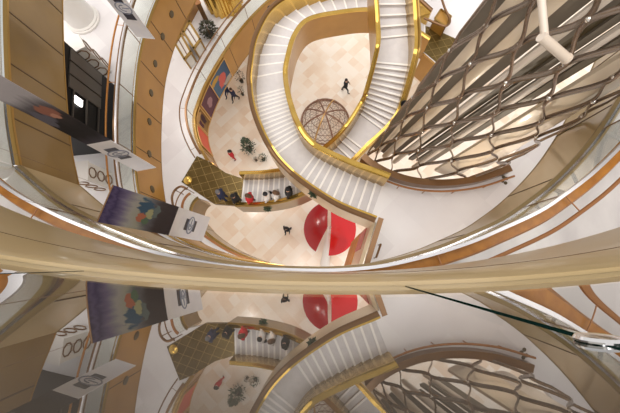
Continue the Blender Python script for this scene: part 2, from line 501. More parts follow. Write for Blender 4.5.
for k, (a, b, c, lab) in enumerate(((.3, 7.7, M['wire_gold'], 'orange'), (3.2, 7.4, None, 'pink'))):
    if c is None: c = mat('pink poster', (.48, .10, .10), .6, col2=(.58, .22, .18), scale=2.)
    else: c = mat('orange poster', (.52, .18, .035), .6, col2=(.60, .26, .07), scale=2.)
    q = [corner[0].lerp(corner[1], (a+(b-a)*i/4)/8) for i in range(5)]
    mb = MB(); mb.sweep(q, [(.125, -(3.6, 1.1)[k]), (.16, -(3.6, 1.1)[k]), (.16, -(8.5, 3.3)[k]), (.125, -(8.5, 3.3)[k])], sd)
    tag(mb.build('hanging_poster', c), 'plain %s poster panel hung on the cream wall below the white landing corner' % lab, 'poster')
for i, (x, y) in enumerate(((503.5, 177), (506.5, 178.5), (502.5, 181), (505.5, 183))):
    mb = MB(); mb.lathe([(.06, 0), (.06, .012), (.045, .018)], (0, 0, 0), 12)
    o = mb.build('floor_stud', M['slat_dark']); o.location = P(x, y, ZL)
    tag(o, 'tiny dark round stud in the white floor beyond the tip of the net tower', 'floor stud', 'dark studs in the white landing')
t = thing('landing_rail', 'short brown stub rail standing on the white landing near the corner', 'rail', P(372, 255, ZL))
a, b = P(374, 258, ZL), P(378.5, 245, ZL)
mb = MB(); mb.tube([a+Vector((0, 0, .5)), b+Vector((0, 0, .5))], .035, 8); mb.build('handrail', M['bronze'], t)
for q in (a, b):
    mb = MB(); mb.tube([q, q+Vector((0, 0, .5))], .02, 8); mb.build('post', M['bronze'], t)

# ================================================================ first gallery
d_up = spline(PX([(320, -50), (290, -16), (265, 5), (245, 26), (225, 53), (208, 82), (198, 106), (195, 119), (197, 135), (203, 150), (209, 160)], ZD))
d_low = spline(PX([(214, 203), (199, 199), (192, 211), (200, 225), (216, 239), (240, 253), (275, 265), (310, 269)], ZD), 10)
fascia(d_up, 2.1, M['gold_warm'], 2.2)
fascia(d_low[10:], 1.9, M['gold_wall'], 2.4)
balustrade(d_up, 'long curved glass balustrade with thin dark rails above the hung pictures', .13, rail_m=M['bronze'], second_m=M['bronze'], shoe=False)
balustrade(d_low[10:], 'lower curved glass balustrade with pinkish rails passing under the short banner', .13, rail_m=M['copper'], second_m=M['bronze'], shoe=False)
# left floor fill beneath the landing deck
fill = offs(d_up, .05, side_of(d_up, CEN)) + PX([(212, 175), (214, 203)], ZD) + offs(d_low[10:], .05, side_of(d_low, CEN)) + PX([(330, 300), (200, 420), (-120, 330), (-120, -140)], ZD)
mb = MB(); mb.prism([(p.x, p.y) for p in fill], ZD-.3, ZD-.012)
struct(mb.build('floor', M['white_marble']))
# right part of the same gallery, where the other staircase lands
dr = PX([(424, 24), (424, 53), (441, 68), (470, 60), (560, 20), (560, -60), (440, -60), (424, -30)], ZD)
mb = MB(); mb.prism([(p.x, p.y) for p in dr], ZD-.3, ZD-.012)
struct(mb.build('floor', M['white_marble']))
e = PX([(424, 53), (441, 68)], ZD)
mb = MB(); sd = side_of([e[0], e[0].lerp(e[1], .5), e[1]], P(445, 40, ZD))
mb.sweep([e[0], e[0].lerp(e[1], .5), e[1]], [(0, 0), (.1, 0), (.1, -2.1), (0, -2.1)], sd)
struct(mb.build(trim_name(), M['gold_warm']))

def deck(px, label, linedir):
    t = thing('stair_landing_deck', label, 'landing', P(*px[0], ZD))
    pts = PX(px, ZD)
    mb = MB(); mb.prism([(p.x, p.y) for p in pts], ZD-.28, ZD+.02); mb.build('deck_plate', M['olive'], t)
    # diamond inlay clipped to the plate
    poly = [Vector((p.x, p.y)) for p in pts]
    mb = MB(); c = sum(poly, Vector((0, 0)))/len(poly)
    def inside(q):
        r = False; n = len(poly)
        for i in range(n):
            a, b = poly[i], poly[(i+1) % n]
            if (a.y > q.y) != (b.y > q.y) and q.x < (b.x-a.x)*(q.y-a.y)/(b.y-a.y)+a.x: r = not r
        return r
    for ang in linedir:
        d = Vector((math.cos(ang), math.sin(ang))); nn = Vector((-d.y, d.x))
        for k in range(-14, 15):
            base = c+nn*k*.42; run = None
            for s_ in range(-160, 161):
                q = base+d*s_*.03
                ok = inside(q)
                if ok and run is None: run = s_
                if (not ok or s_ == 160) and run is not None:
                    if s_-run > 4:
                        m_ = base+d*(s_+run)*.5*.03
                        mb.box((m_.x, m_.y, ZD+.024), ((s_-run)*.03, .015, .01), ang)
                    run = None
    mb.build('diamond_inlay', M['olive_line'], t)
    return t
deck([(197, 156), (181.5, 182), (214, 204), (240, 206), (244, 179), (226, 173), (208, 161)], 'dark olive stair landing with diamond inlay, left, where people step off', (.25, 2.0))
deck([(429, 27), (456, 39), (442, 67), (424, 52), (424, 26)], 'small dark olive stair landing beside the net tower at upper right', (.25, 2.0))
for px, lab in (((183.5, 181.5), 'round brass cap at the outer corner of the olive landing'),):
    mb = MB(); mb.lathe([(.22, 0), (.22, .05), (.14, .1), (.05, .12)], (0, 0, 0), 16)
    o = mb.build('brass_boss', M['brass']); o.location = P(*px, ZD)+Vector((0.25, 0.05, .02)); tag(o, lab, 'ornament')

# ================================================================ staircases
def station_list(pairs, per=14):
    """pairs: (outer px, inner px, z) -> dense world stations"""
    O = spline([P(*a, z) for a, b, z in pairs], per)
    I = spline([P(*b, z) for a, b, z in pairs], per)
    return O, I
class Flight:
    def __init__(s, name, label, pairs, runs, outer_face, rails):
        """runs: list of (pair index from, pair index to, steps or 0 for landing)"""
        per = 14
        zs = [p[2] for p in pairs]
        O, I = station_list(pairs, per)
        # exact heights: straight along centre-line arc length between control pairs
        N = len(O); cum = [0.]
        for i in range(1, N): cum.append(cum[-1]+((O[i]+I[i])*.5-(O[i-1]+I[i-1])*.5).xy.length)
        zrail = [0.]*N
        for a, b, n in runs:
            i0, i1 = a*per, b*per
            for i in range(i0, i1+1):
                f = (cum[i]-cum[i0])/max(1e-6, cum[i1]-cum[i0])
                zrail[i] = zs[a]+(zs[b]-zs[a])*f
        O = [Vector((p.x, p.y, z)) for p, z in zip(O, zrail)]
        I = [Vector((p.x, p.y, z)) for p, z in zip(I, zrail)]
        s.O, s.I, s.cum, s.z = O, I, cum, zrail
        t = s.t = thing(name, label, 'staircase', (O[0]+I[0])*.5)
        def at(c):
            for i in range(1, N):
                if cum[i] >= c-1e-9:
                    f = (c-cum[i-1])/max(1e-9, cum[i]-cum[i-1])
                    return O[i-1].lerp(O[i], f), I[i-1].lerp(I[i], f)
            return O[-1], I[-1]
        s.at = at
        for a, b, n in runs:
            c0, c1 = cum[a*per], cum[b*per]; z0, z1 = zs[a], zs[b]
            k = n if n else 1
            for j in range(k):
                ca, cb = c0+(c1-c0)*j/k, c0+(c1-c0)*(j+1)/k
                zt = z0-(z0-z1)*j/k if n else z0
                if n: zt = z0-(z0-z1)*(j+1)/k if False else zt - (z0-z1)/k*.5
                m_ = 3 if n else 8
                mb = MB(); rows = []
                for q in range(m_+1):
                    o, i = at(ca+(cb-ca)*q/m_); rows.append((o, i))
                bot = .26
                base = mb.verts([(p.x, p.y, zz) for o, i in rows for p, zz in ((o, zt), (i, zt), (i, zt-bot), (o, zt-bot))])
                for q in range(m_):
                    A = base+q*4; B = A+4
                    for e in range(4): mb.face([A+e, A+(e+1) % 4, B+(e+1) % 4, B+e])
                mb.face([base+e for e in range(4)]); mb.face([base+m_*4+e for e in range(4)])
                st = mb.build('step' if n else 'landing', M['tread'], t)
                # pale nosing strip along the front edge
                oa, ia = at(cb); ob, ib = at(cb-.075)
                mb = MB(); v = mb.verts([(p.x, p.y, zz) for zz in (zt-.02, zt+.012) for p in (oa, ia, ib, ob)])
                for q in ((3, 2, 1, 0), (4, 5, 6, 7), (0, 1, 5, 4), (1, 2, 6, 5), (2, 3, 7, 6), (3, 0, 4, 7)): mb.face([v+x for x in q])
                no = mb.build('nosing', M['nosing'])
                no.parent = st
        # side walls: brass towards the steps, cladding away from them
        for who, pts, other in (('outer_parapet', O, I), ('inner_parapet', I, O)):
            mid = N//2
            tt = pts[mid+1]-pts[mid-1]; nrm = Vector((tt.y, -tt.x, 0))
            sd = 1 if nrm.dot(pts[mid]-other[mid]) > 0 else -1
            wth = .22 if who == 'outer_parapet' else .18
            mb = MB()
            # edges: inner face, top, outer face, bottom
            mb.sweep(pts, [(0, -.30), (0, 1.0), (wth, 1.0), (wth, -.62)], sd, mats=[0, 0, 1, 2])
            mb.build(who, [M['brass'], outer_face[who], M['soffit']], t)
            rm, rw = rails[who]
            rc = wth-rw*.7 if who == 'outer_parapet' else wth/2
            mb = MB(); mb.sweep(pts, [(rc-rw, 1.005), (rc-rw, 1.06), (rc-rw*.5, 1.09), (rc+rw*.5, 1.09), (rc+rw, 1.06), (rc+rw, 1.005)], sd)
            mb.build('handrail', rm, t)
        mb = MB()
        b = mb.verts([q for o, i in zip(O, I) for q in ((o.x, o.y, o.z-.36), (i.x, i.y, i.z-.36), (i.x, i.y, i.z-.5), (o.x, o.y, o.z-.5))])
        for q in range(N-1):
            A = b+q*4; B = A+4
            for e in range(4): mb.face([A+e, A+(e+1) % 4, B+(e+1) % 4, B+e])
        mb.build('soffit', M['soffit'], t)

F1 = [((373, 220.5), (383, 186.5), 12.4), ((334, 204), (347, 173), 11.72), ((297, 178), (314, 156), 11.0), ((276, 153), (299, 137), 11.0),
      ((262, 122), (290, 112), 10.0), ((257, 96), (286, 88), 9.2), ((257.5, 76), (288, 70), 9.2), ((264, 50), (295, 51), 8.65),
      ((282, 25), (308, 38), 8.1), ((320, 10), (334, 33), 7.5), ((370, 4), (370, 28), 7.1), ((400, 10), (397, 36), 6.9), ((425, 26), (425, 50), 6.8)]
F1r = [(0, 2, 10), (2, 3, 0), (3, 5, 13), (5, 6, 0), (6, 12, 19)]
F1o = {'outer_parapet': M['cream'], 'inner_parapet': M['gold_warm']}
F1h = {'outer_parapet': (M['bronze'], .085), 'inner_parapet': (M['brass'], .11)}
fl1 = Flight('spiral_staircase', 'white spiral staircase with brass sides starting at the white landing on the right', F1, F1r, F1o, F1h)
F2 = [((403, -50), (373, -50), 12.4), ((405.5, 0), (374, 0), 11.85), ((407.5, 37), (376, 40), 11.3), ((407.5, 66), (376, 63), 11.3),
      ((395, 113), (366, 101), 10.4), ((384, 132), (360.5, 115), 9.8), ((364, 151), (346, 137), 9.8), ((340, 175), (327, 158), 8.9),
      ((302, 199), (300, 176), 7.9), ((270, 206.5), (272, 181), 7.2), ((241, 206), (244, 180), 6.8)]
F2r = [(0, 2, 8), (2, 3, 0), (3, 5, 11), (5, 6, 0), (6, 10, 21)]
F2o = {'outer_parapet': M['gold_wall'], 'inner_parapet': M['gold_warm']}
F2h = {'outer_parapet': (M['brass_dark'], .05), 'inner_parapet': (M['brass'], .09)}
fl2 = Flight('spiral_staircase', 'white spiral staircase with brass sides coming down from the top edge to the olive landing', F2, F2r, F2o, F2h)

# ================================================================ net tower
TB = spline(PX([(364, 157), (374, 165), (390, 173.5), (412, 180), (440, 182), (472, 178), (503, 168)], ZL), 10)
ZT = 19.6
TT = spline(PX([(505, -25), (545, -2), (590, 20), (630, 36), (668, 44), (690, 46), (708, 42)], ZT), 10)
def surf(u, v, inn=0.):
    f = max(0., min(1., u))*(len(TB)-1); i = min(int(f), len(TB)-2); f -= i
    a = TB[i].lerp(TB[i+1], f); b = TT[i].lerp(TT[i+1], f)
    p = a.lerp(b, v)
    t = TB[i+1]-TB[i]; n = Vector((t.y, -t.x, 0)).normalized()
    if n.dot(P(470, 60, ZL)-a) < 0: n = -n
    return p + n*inn
tower = thing('net_tower', 'tall leaning tower wrapped in a wavy steel net beside the white landing', 'tower', surf(.5, 0))
NB = 10
for i in range(NB+1):
    pts = []
    for k in range(81):
        v = k/80*1.24
        u = max(0., (i + .47*math.cos(math.pi*(v**1.15*8.0+i)))/NB)**1.4
        pts.append(surf(u, .005+v*.99, -.02 if i % 2 else .03))
    mb = MB(); mb.tube(pts, .05, 6, flat=.45)
    if i > 0:                                     # bright clamps where neighbours meet
        for j in range(11):
            v = (j/8.0)**(1/1.15)
            if .03 < v < 1.2 and math.cos(math.pi*(v**1.15*8.0+i)) < -.5:
                mb.ball(surf(((i-.5)/NB)**1.4, v, 0), .05, 8, m=1)
    mb.build('net_strip', [M['net'], M['net_lug']], tower)
strips = [(0., .06, 'slat', .5), (.06, .12, 'pearl', .42), (.12, .18, 'slat', .55), (.18, .24, 'pearl', .45), (.24, .31, 'slat', .7),
          (.31, .35, 'pearl_light', .42), (.35, .40, 'slat', .75), (.40, .44, 'slat_dark', .85), (.44, .48, 'slat', .7), (.48, .51, 'pearl_light', .42),
          (.51, .55, 'slat', .7), (.55, .59, 'slat', .6), (.59, .64, 'slat_dark', .8), (.64, .86, 'pearl', .40), (.86, 1., 'pearl_light', .36)]
for a, b, mn, inn in strips:
    mb = MB(); nu = 6; nv = 30
    def grid(off):
        base = len(mb.v)
        for j in range(nv+1):
            for i in range(nu+1):
                w = math.sin(math.pi*i/nu)*(-.10 if 'pearl' in mn else .0)*(b-a)/.1
                mb.v.append(tuple(surf(a+(b-a)*i/nu, j/nv*1.25, (inn+w)*max(.15, 1-.75*j/nv)+off)))
        return base
    g0 = grid(0); g1 = grid(.08)
    mb.smooth = True
    W = nu+1
    for j in range(nv):
        for i in range(nu):
            q = j*W+i
            mb.face([g0+q, g0+q+1, g0+q+W+1, g0+q+W]); mb.face([g1+q, g1+q+W, g1+q+W+1, g1+q+1])
    mb.smooth = False
    for j in range(nv):
        for i in (0, nu):
            q = j*W+i; mb.face([g0+q, g0+q+W, g1+q+W, g1+q])
    for i in range(nu):
        for j in (0, nv):
            q = j*W+i; mb.face([g0+q, g0+q+1, g1+q+1, g1+q])
    mb.build({'pearl': 'pearl_panel', 'pearl_light': 'pearl_panel', 'slat': 'grey_slat', 'slat_dark': 'dark_slat'}[mn], M[mn], tower)
mb = MB(); rr = [surf(k/60, 0, -.10)+Vector((0, 0, .02)) for k in range(61)]
mb.sweep(rr, [(-.08, 0), (.14, 0), (.14, .42), (-.08, .42)], 1); mb.build('base_rim', M['bronze'], tower)
t = thing('curved_floor_rail', 'thin copper rail curving around the foot of the net tower', 'rail', rim[20])
mb = MB(); rp = [surf(k/60, 0, -.42)+Vector((0, 0, .40)) for k in range(14, 61)]
mb.tube(rp, .035, 8); mb.build('handrail', M['copper'], t)
for k in range(2, len(rp), 9):
    mb = MB(); mb.tube([Vector((rp[k].x, rp[k].y, ZL)), rp[k]], .018, 6); mb.build('post', M['copper'], t)
# tubular spotlight inside the net
a, b, c = P(541, -6, 20.4), P(545, 40, 20.2), P(566, 58, 20.0)
t = thing('tube_spotlight', 'cream tubular spotlight on a pole in front of the net tower', 'spotlight', b)
mb = MB(); mb.tube([a+(a-b)*.5, a, b], .045, 12); mb.build('pole', M['pearl_light'], t)
mb = MB(); d = (c-b).normalized(); mb.tube([b-d*.08, c], .062, 16); mb.tube([c, c+d*.03], .07, 16); mb.build('lamp_tube', M['pearl_light'], t)
mb = MB(); mb.tube([c+d*.03, c+d*.036], .05, 16); mb.build('lens', M['slat'], t)

# ================================================================ banners
def banner(name, label, bl, br, zb, zt, mats, split, marks, top=None):
    """bl, br: pixels of the two bottom corners; hangs from zt to zb"""
    A, B = P(*bl, zb), P(*br, zb)
    t = thing(name, label, 'banner', (A+B)*.5)
    A2, B2 = (P(*top[0], zt), P(*top[1], zt)) if top else (A+Vector((0, 0, zt-zb)), B+Vector((0, 0, zt-zb)))
    def on(q, f): return A2.lerp(B2, q).lerp(A.lerp(B, q), f)
    w = (B-A); W = w.length; d = w.normalized(); n = Vector((-d.y, d.x, 0))
    if n.dot(Vector((0, 0, 0))-(A+B)*.5) < 0: n = -n
    n.z = 0; H = zt-zb
    def panel(nm, f0, f1, m):
        me = bpy.data.meshes.new(nm); nv = 20; vs = []; fs = []; uv = []
        for k in range(nv+1):
            f = f0+(f1-f0)*k/nv
            sway = .025*math.sin(f*9)*(1-f)
            for q in (0, 1):
                p = on(q, f)+n*sway
                vs.append(p+n*.006); uv.append((f, q))
            for q in (0, 1):
                p = on(q, f)+n*sway
                vs.append(p-n*.006); uv.append((f, q))
        for k in range(nv):
            a = k*4; b = a+4
            for q in ((a, a+1, b+1, b), (a+2, b+2, b+3, a+3), (a, b, b+2, a+2), (a+1, a+3, b+3, b+1)): fs.append(q)
        e = nv*4
        fs += [(0, 2, 3, 1), (e, e+1, e+3, e+2)]
        me.from_pydata([tuple(v) for v in vs], [], fs); me.materials.append(m)
        L = me.uv_layers.new(name='UVMap')
        for lp_ in me.loops: L.data[lp_.index].uv = uv[lp_.vertex_index]
        for p_ in me.polygons: p_.use_smooth = False
        me.update()
        o = bpy.data.objects.new(nm, me); COL.objects.link(o); o.parent = t
        o.matrix_parent_inverse = Matrix.Translation(-t.location); return o
    if split > 0: panel('printed_cloth', 0, split, mats[0])
    panel('white_cloth', max(split, 0), 1, mats[1])
    # emblem: dark bar, ring, dark bar along the length
    R = Matrix((d, n, Vector((0, 0, 1)))).transposed()
    for f, q, sz in marks[0]:
        mb = MB(); p = on(q, f)+n*(.012+.025*math.sin(f*9)*(1-f))
        mb.box(p, (W*sz[0], .006, sz[1]), tilt=R); mb.build('printed_bar', M['ink'], t)
    for f, q, rx, rz in marks[1]:
        p = on(q, f)+n*(.012+.025*math.sin(f*9)*(1-f))
        mb = MB()
        mb.tube([p+d*W*rx*math.cos(a*math.pi/12)+Vector((0, 0, rz*math.sin(a*math.pi/12))) for a in range(24)], .016, 6, closed=True)
        mb.tube([p+d*W*rx*.55*math.cos(a*math.pi/12)+Vector((0, 0, rz*.5*math.sin(a*math.pi/12))) for a in range(5, 20)], .014, 6)
        mb.tube([p-d*W*rx*.2, p+d*W*rx*.75], .012, 6)
        mb.build('printed_emblem', M['ink_blue'], t)
    mb = MB(); mb.tube([A+d*.0+Vector((0, 0, .012)), B+Vector((0, 0, .012))], .014, 8); mb.build('hem_bar', M['banner_white'], t)
    mb = MB(); mb.tube([A2, B2], .012, 8)
    for q in (.12, .88):
        p = on(q, 0); mb.tube([p, Vector((p.x, p.y, 30.5))], .002, 5)
    mb.build('hanger', M['bronze'], t)
    return t
pm1 = print_mat('dark portrait print', [(0, (.36, .33, .33)), (.27, (.33, .30, .30)), (.33, (.10, .085, .09)), (.40, (.030, .022, .022)), (.5, (.012, .010, .012)), (.56, (.012, .010, .012)), (.63, (.045, .040, .055))],
                [(.365, .62, .045, .30, (.26, .10, .065)), (.40, .60, .02, .10, (.42, .20, .13)), (.41, .22, .06, .22, (.10, .09, .11))])
banner('hanging_banner', 'long dark portrait banner with a white emblem end hanging at far left', (137, 171), (156, 167.5), 15., 20.6, (pm1, M['banner_white']), .632,
       [[(.715, .52, (.50, .20)), (.805, .52, (.50, .20))], [(.76, .52, .42, .19)]])
pm2 = print_mat('purple green floral print', [(0, (.05, .035, .09)), (.025, (.10, .075, .16)), (.045, (.05, .035, .10)), (.09, (.16, .13, .22)), (.16, (.36, .34, .31)), (.22, (.34, .33, .26)), (.29, (.14, .14, .16)), (.38, (.05, .04, .045)), (.55, (.03, .022, .028))],
                [(.27, .62, .075, .30, (.04, .09, .15)), (.30, .55, .035, .16, (.36, .36, .20)), (.235, .36, .035, .16, (.42, .14, .08)), (.35, .66, .03, .2, (.12, .16, .16)), (.28, .25, .03, .12, (.10, .16, .10))], nscale=8.)
banner('hanging_banner', 'short wide banner with purple and green floral print and white emblem end', (202, 241.5), (210, 217.5), 14.5, 18.85, (pm2, M['banner_white']), .545,
       [[(.695, .5, (.40, .16)), (.80, .5, (.40, .16))], [(.748, .5, .30, .17)]], top=((97, 222), (113, 185)))
banner('hanging_banner', 'white banner tip with a dark emblem entering from the top edge', (137, 37), (155, 39), 14.5, 18.5, (pm1, M['banner_white']), .0,
       [[(.60, .55, (.45, .22)), (.76, .55, (.50, .26))], [(.68, .55, .36, .22)]])

# ================================================================ pictures on the first gallery band
def d_at(px):
    d = P(*px, ZD); return min(range(len(d_up)), key=lambda i: (d_up[i]-d).length)
art = [((223, 55.5), (208.5, 81), [(0, (.05, .09, .16)), (1, (.08, .15, .24))], [(.45, .42, .22, .3, (.55, .12, .10)), (.75, .75, .3, .10, (.50, .30, .06)), (.2, .15, .3, .12, (.4, .35, .3))], 'blue picture with a red disc, topmost of the four on the amber band'),
       ((207.8, 82.5), (198.8, 104), [(0, (.10, .045, .06)), (1, (.14, .06, .08))], [(.5, .5, .2, .2, (.34, .20, .22))], 'dark plum picture with a pale centre, below the blue one'),
       ((198.5, 105.5), (195.3, 121), [(0, (.20, .11, .035)), (1, (.34, .20, .07))], [(.3, .5, .2, .3, (.05, .02, .03)), (.75, .6, .16, .3, (.08, .02, .04)), (.5, .85, .4, .1, (.5, .3, .12))], 'brown and gold picture between the plum and the coral ones'),
       ((195.5, 122.5), (200.5, 144), [(0, (.68, .12, .07)), (1, (.74, .17, .11))], [], 'plain coral red picture, lowest of the four on the amber band')]
for i, (p0, p1, st, bl, lab) in enumerate(art):
    i0, i1 = d_at(p0), d_at(p1)
    if i0 > i1: i0, i1 = i1, i0
    q = d_up[i0:i1+1]
    sd = side_of(d_up, CEN)
    t = thing('framed_picture', lab, 'picture', q[len(q)//2]-Vector((0, 0, 1)))
    me = bpy.data.meshes.new('picture_print'); vs = []; fs = []; uv = []
    for k, p in enumerate(offs(q, -.035, sd)):
        for zz, vv in ((-1.95, 0), (-.14, 1)):
            vs.append((p.x, p.y, p.z+zz)); uv.append((k/(len(q)-1), vv))
    for k, p in enumerate(offs(q, -.014, sd)):
        for zz, vv in ((-1.95, 0), (-.14, 1)):
            vs.append((p.x, p.y, p.z+zz)); uv.append((k/(len(q)-1), vv))
    n2 = len(q)*2
    for k in range(len(q)-1):
        a = k*2
        fs += [(a, a+2, a+3, a+1), (n2+a, n2+a+1, n2+a+3, n2+a+2), (a+1, a+3, n2+a+3, n2+a+1), (a, n2+a, n2+a+2, a+2)]
    fs += [(0, 1, n2+1, n2), (n2-2, n2+n2-2, n2+n2-1, n2-1)]
    me.from_pydata(vs, [], fs); L = me.uv_layers.new(name='UVMap')
    for lp_ in me.loops: L.data[lp_.index].uv = uv[lp_.vertex_index]
    me.materials.append(print_mat('picture print', st, bl, rough=.4, nscale=3.))
    o = bpy.data.objects.new('picture_print', me); COL.objects.link(o); o.parent = t; o.matrix_parent_inverse = Matrix.Translation(-t.location)
    mb = MB(); qq = offs(q, -.045, sd)
    for zz in (-1.95, -.14): mb.tube([p+Vector((0, 0, zz)) for p in qq], .035, 6)
    for p in (qq[0], qq[-1]): mb.tube([p+Vector((0, 0, -1.95)), p+Vector((0, 0, -.14))], .035, 6)
    mb.build('frame', M['wire_gold'], t)

# ================================================================ shops on the second gallery, far left
def pedestal(px, size, h, rz, label):
    p = P(*px, ZL); t = thing('patterned_pedestal', label, 'pedestal', p)
    mb = MB(); mb.box(p+Vector((0, 0, h/2)), (size, size, h), rz); mb.box(p+Vector((0, 0, h+.02)), (size+.06, size+.06, .04), rz)
    mb.build('body', M['plaster'], t)
    n = 3
    for f in range(4):
        a = rz+f*math.pi/2; d = Vector((math.cos(a), math.sin(a), 0)); s_ = Vector((-d.y, d.x, 0))
        for k in range(n):
            c = p+d*(size/2+.012)+Vector((0, 0, h*(k+.5)/n)); r = min(size, h/n)*.40
            mb = MB(); mb.tube([c+s_*r*math.cos((q+.5)*math.pi/4)+Vector((0, 0, r*1.05*math.sin((q+.5)*math.pi/4))) for q in range(8)], .022, 6, closed=True)
            mb.build('octagon_frame', M['bronze'], t)
pedestal((103, 70), .52, 1.5, .55, 'white pedestal with octagon frames above the black shopfront at left')
pedestal((104, 182), .62, 1.3, .1, 'white pedestal with octagon frames under the tail of the long dark banner')
p = P(84, 20, ZL)
t = thing('round_column', 'fat round white column behind the gold panels at upper left', 'column', p)
mb = MB(); mb.lathe([(.62, 0), (.62, .15), (.55, .2), (.55, 4.3)], p, 32); mb.build('shaft', M['plaster'], t)
mb = MB(); mb.lathe([(.66, 0), (.66, .08), (.6, .12)], p, 32); mb.build('plinth', M['white_paint'], t)
a, b = P(114.5, 85, ZL), P(113, 152, ZL)
t = thing('black_shopfront', 'black shopfront with grey panels and a bright lamp, left behind the brown rail', 'shopfront', (a+b)*.5)
d = (b-a).normalized(); n = Vector((d.y, -d.x, 0)); n = n if n.x < 0 else -n
L_ = (b-a).length; ang = math.atan2(d.y, d.x); H_ = 2.7
mb = MB(); mb.box((a+b)*.5+n*.9+Vector((0, 0, H_/2)), (L_, 1.8, H_), ang); mb.build('carcass', M['black'], t)
for k in range(3):
    c = a.lerp(b, .10+.17*k)-n*.02+Vector((0, 0, 1.55)); mb = MB(); mb.box(c, (L_*.15, .04, 1.5), ang); mb.build('door_panel', M['grey_panel'], t)
c = a.lerp(b, .62)-n*.03+Vector((0, 0, 1.9)); mb = MB(); mb.box(c, (.22, .05, .35), ang); mb.build('lamp', M['lamp'], t)
for k in range(3):
    c = a.lerp(b, .72)-n*.03+Vector((0, 0, .9+.6*k)); mb = MB(); mb.box(c, (L_*.4, .05, .03), ang); mb.build('shelf', M['grey_panel'], t)

# ================================================================ kiosks on the first gallery, upper left
def kiosk(corners, h, label):
    pts = PX(corners, ZD)
    c = sum(pts, Vector())/4
    t = thing('display_table', label, 'display table', c)
    mb = MB(); mb.prism([(c.x+(p.x-c.x)*.93, c.y+(p.y-c.y)*.93) for p in pts], ZD, ZD+h-.02); mb.build('cabinet', M['plaster'], t)
    mb = MB()
    for i in range(4):
        a, b = pts[i]+Vector((0, 0, h)), pts[(i+1) % 4]+Vector((0, 0, h))
        d = b-a; mb.box((a+b)*.5, (d.length+.1, .11, .12), math.atan2(d.y, d.x))
    mb.build('gold_frame', M['brass_dark'], t)
    for p in pts:
        q = c+(p-c)*.98
        mb = MB(); mb.box(q+Vector((0, 0, h/2)), (.07, .07, h)); mb.build('leg', M['brass_dark'], t)
    a, b = (pts[0]+pts[3])*.5+Vector((0, 0, h+.01)), (pts[1]+pts[2])*.5+Vector((0, 0, h+.01))
    mb = MB(); d = b-a; mb.box((a+b)*.5, (d.length*.9, .05, .05), math.atan2(d.y, d.x)); mb.build('divider', M['bronze'], t)
kiosk([(195.5, 33), (206, 50), (200, 58.5), (190, 43)], .9, 'gold framed white display table by the upper left rail, nearer the dark bush')
kiosk([(187.5, 45), (197, 62), (191, 69), (182, 54)], .9, 'gold framed white display table by the upper left rail, further down')
a, b = P(198, 8, ZD), P(183, 36, ZD)
t = thing('gold_partition', 'slanted gold partition wall behind the display tables at upper left', 'partition', (a+b)*.5)
d = b-a; mb = MB(); mb.box((a+b)*.5+Vector((0, 0, .7)), (d.length, .16, 1.4), math.atan2(d.y, d.x)); mb.build('panel', M['gold_warm'], t)
mb = MB(); mb.box((a+b)*.5+Vector((0, 0, 1.43)), (d.length+.06, .22, .06), math.atan2(d.y, d.x)); mb.build('top_cap', M['brass'], t)
a, b = P(204, 16, ZD), P(208, 24, ZD)
d = b-a
t = thing('brown_cabinet', 'tall narrow brown cabinet between gold partition and dark bush', 'cabinet', (a+b)*.5)
mb = MB(); mb.box((a+b)*.5+Vector((0, 0, .75)), (d.length, .25, 1.5), math.atan2(d.y, d.x)); mb.build('body', M['bronze'], t)
mb = MB(); mb.box((a+b)*.5+Vector((0, 0, 1.52)), (d.length+.05, .3, .04), math.atan2(d.y, d.x)); mb.build('top', M['copper'], t)
# fluted gold drum
p = P(225, 3, ZD)
t = thing('fluted_gold_drum', 'pleated golden drum at the top edge behind the rails', 'drum', p)
mb = MB(); n = 72; b0 = len(mb.v)
for zz, k_ in ((0, 1.), (2.2, 1.05)):
    for k in range(n):
        r = 1.02*k_*(1+.05*(1 if k % 4 < 2 else -1)); a = 2*math.pi*k/n; mb.v.append((p.x+r*math.cos(a), p.y+r*math.sin(a), ZD+zz))
mb.smooth = False
for k in range(n): mb.face([b0+k, b0+(k+1) % n, b0+n+(k+1) % n, b0+n+k])
mb.face([b0+k for k in range(n)]); mb.face([b0+n+k for k in range(n)])
mb.build('pleated_skirt', M['brass'], t)
mb = MB(); mb.lathe([(1.12, 2.2), (1.15, 2.25), (1.1, 2.3)], p, 40); mb.build('lid', M['gold_wall'], t)

# right-hand boxes on the first gallery
def gold_box(px, h, label):
    pts = PX(px, ZD); c = sum(pts, Vector())/4
    t = thing('gold_planter_box', label, 'box', c)
    mb = MB(); mb.prism([(p.x, p.y) for p in pts], ZD, ZD+h); mb.build('body', M['gold_warm'], t)
    mb = MB()
    for i in range(4):
        a, b = pts[i]+Vector((0, 0, h+.02)), pts[(i+1) % 4]+Vector((0, 0, h+.02)); d = b-a
        mb.box((a+b)*.5, (d.length, .08, .04), math.atan2(d.y, d.x))
    mb.build('edge_trim', M['brass_dark'], t)
gold_box([(436, 20), (446, 27), (441, 37), (430, 29)], .8, 'small gold box with dark trim at upper right above the olive landing')
loop = spline([P(*q, ZD+1.0) for q in ((436, -20), (444, 6), (450, 20), (446, 26), (438, 24), (424, 18))], 10)
t = thing('looped_rail', 'brown handrail looping around the small gold box at upper right', 'rail', loop[20])
mb = MB(); mb.tube(loop, .06, 8); mb.build('handrail', M['bronze'], t)
for k in (2, 18, 30, 44):
    mb = MB(); mb.tube([Vector((loop[k].x, loop[k].y, ZD-.01)), loop[k]], .025, 6); mb.build('post', M['bronze'], t)
loop = spline([P(*q, ZD+1.0) for q in ((173, 206), (172, 197), (175, 190), (181, 186.5), (187, 189))], 8)
t = thing('looped_rail', 'dark handrail curling around the corner below the olive landing', 'rail', loop[20])
mb = MB(); mb.tube(loop, .06, 8); mb.build('handrail', M['bronze'], t)
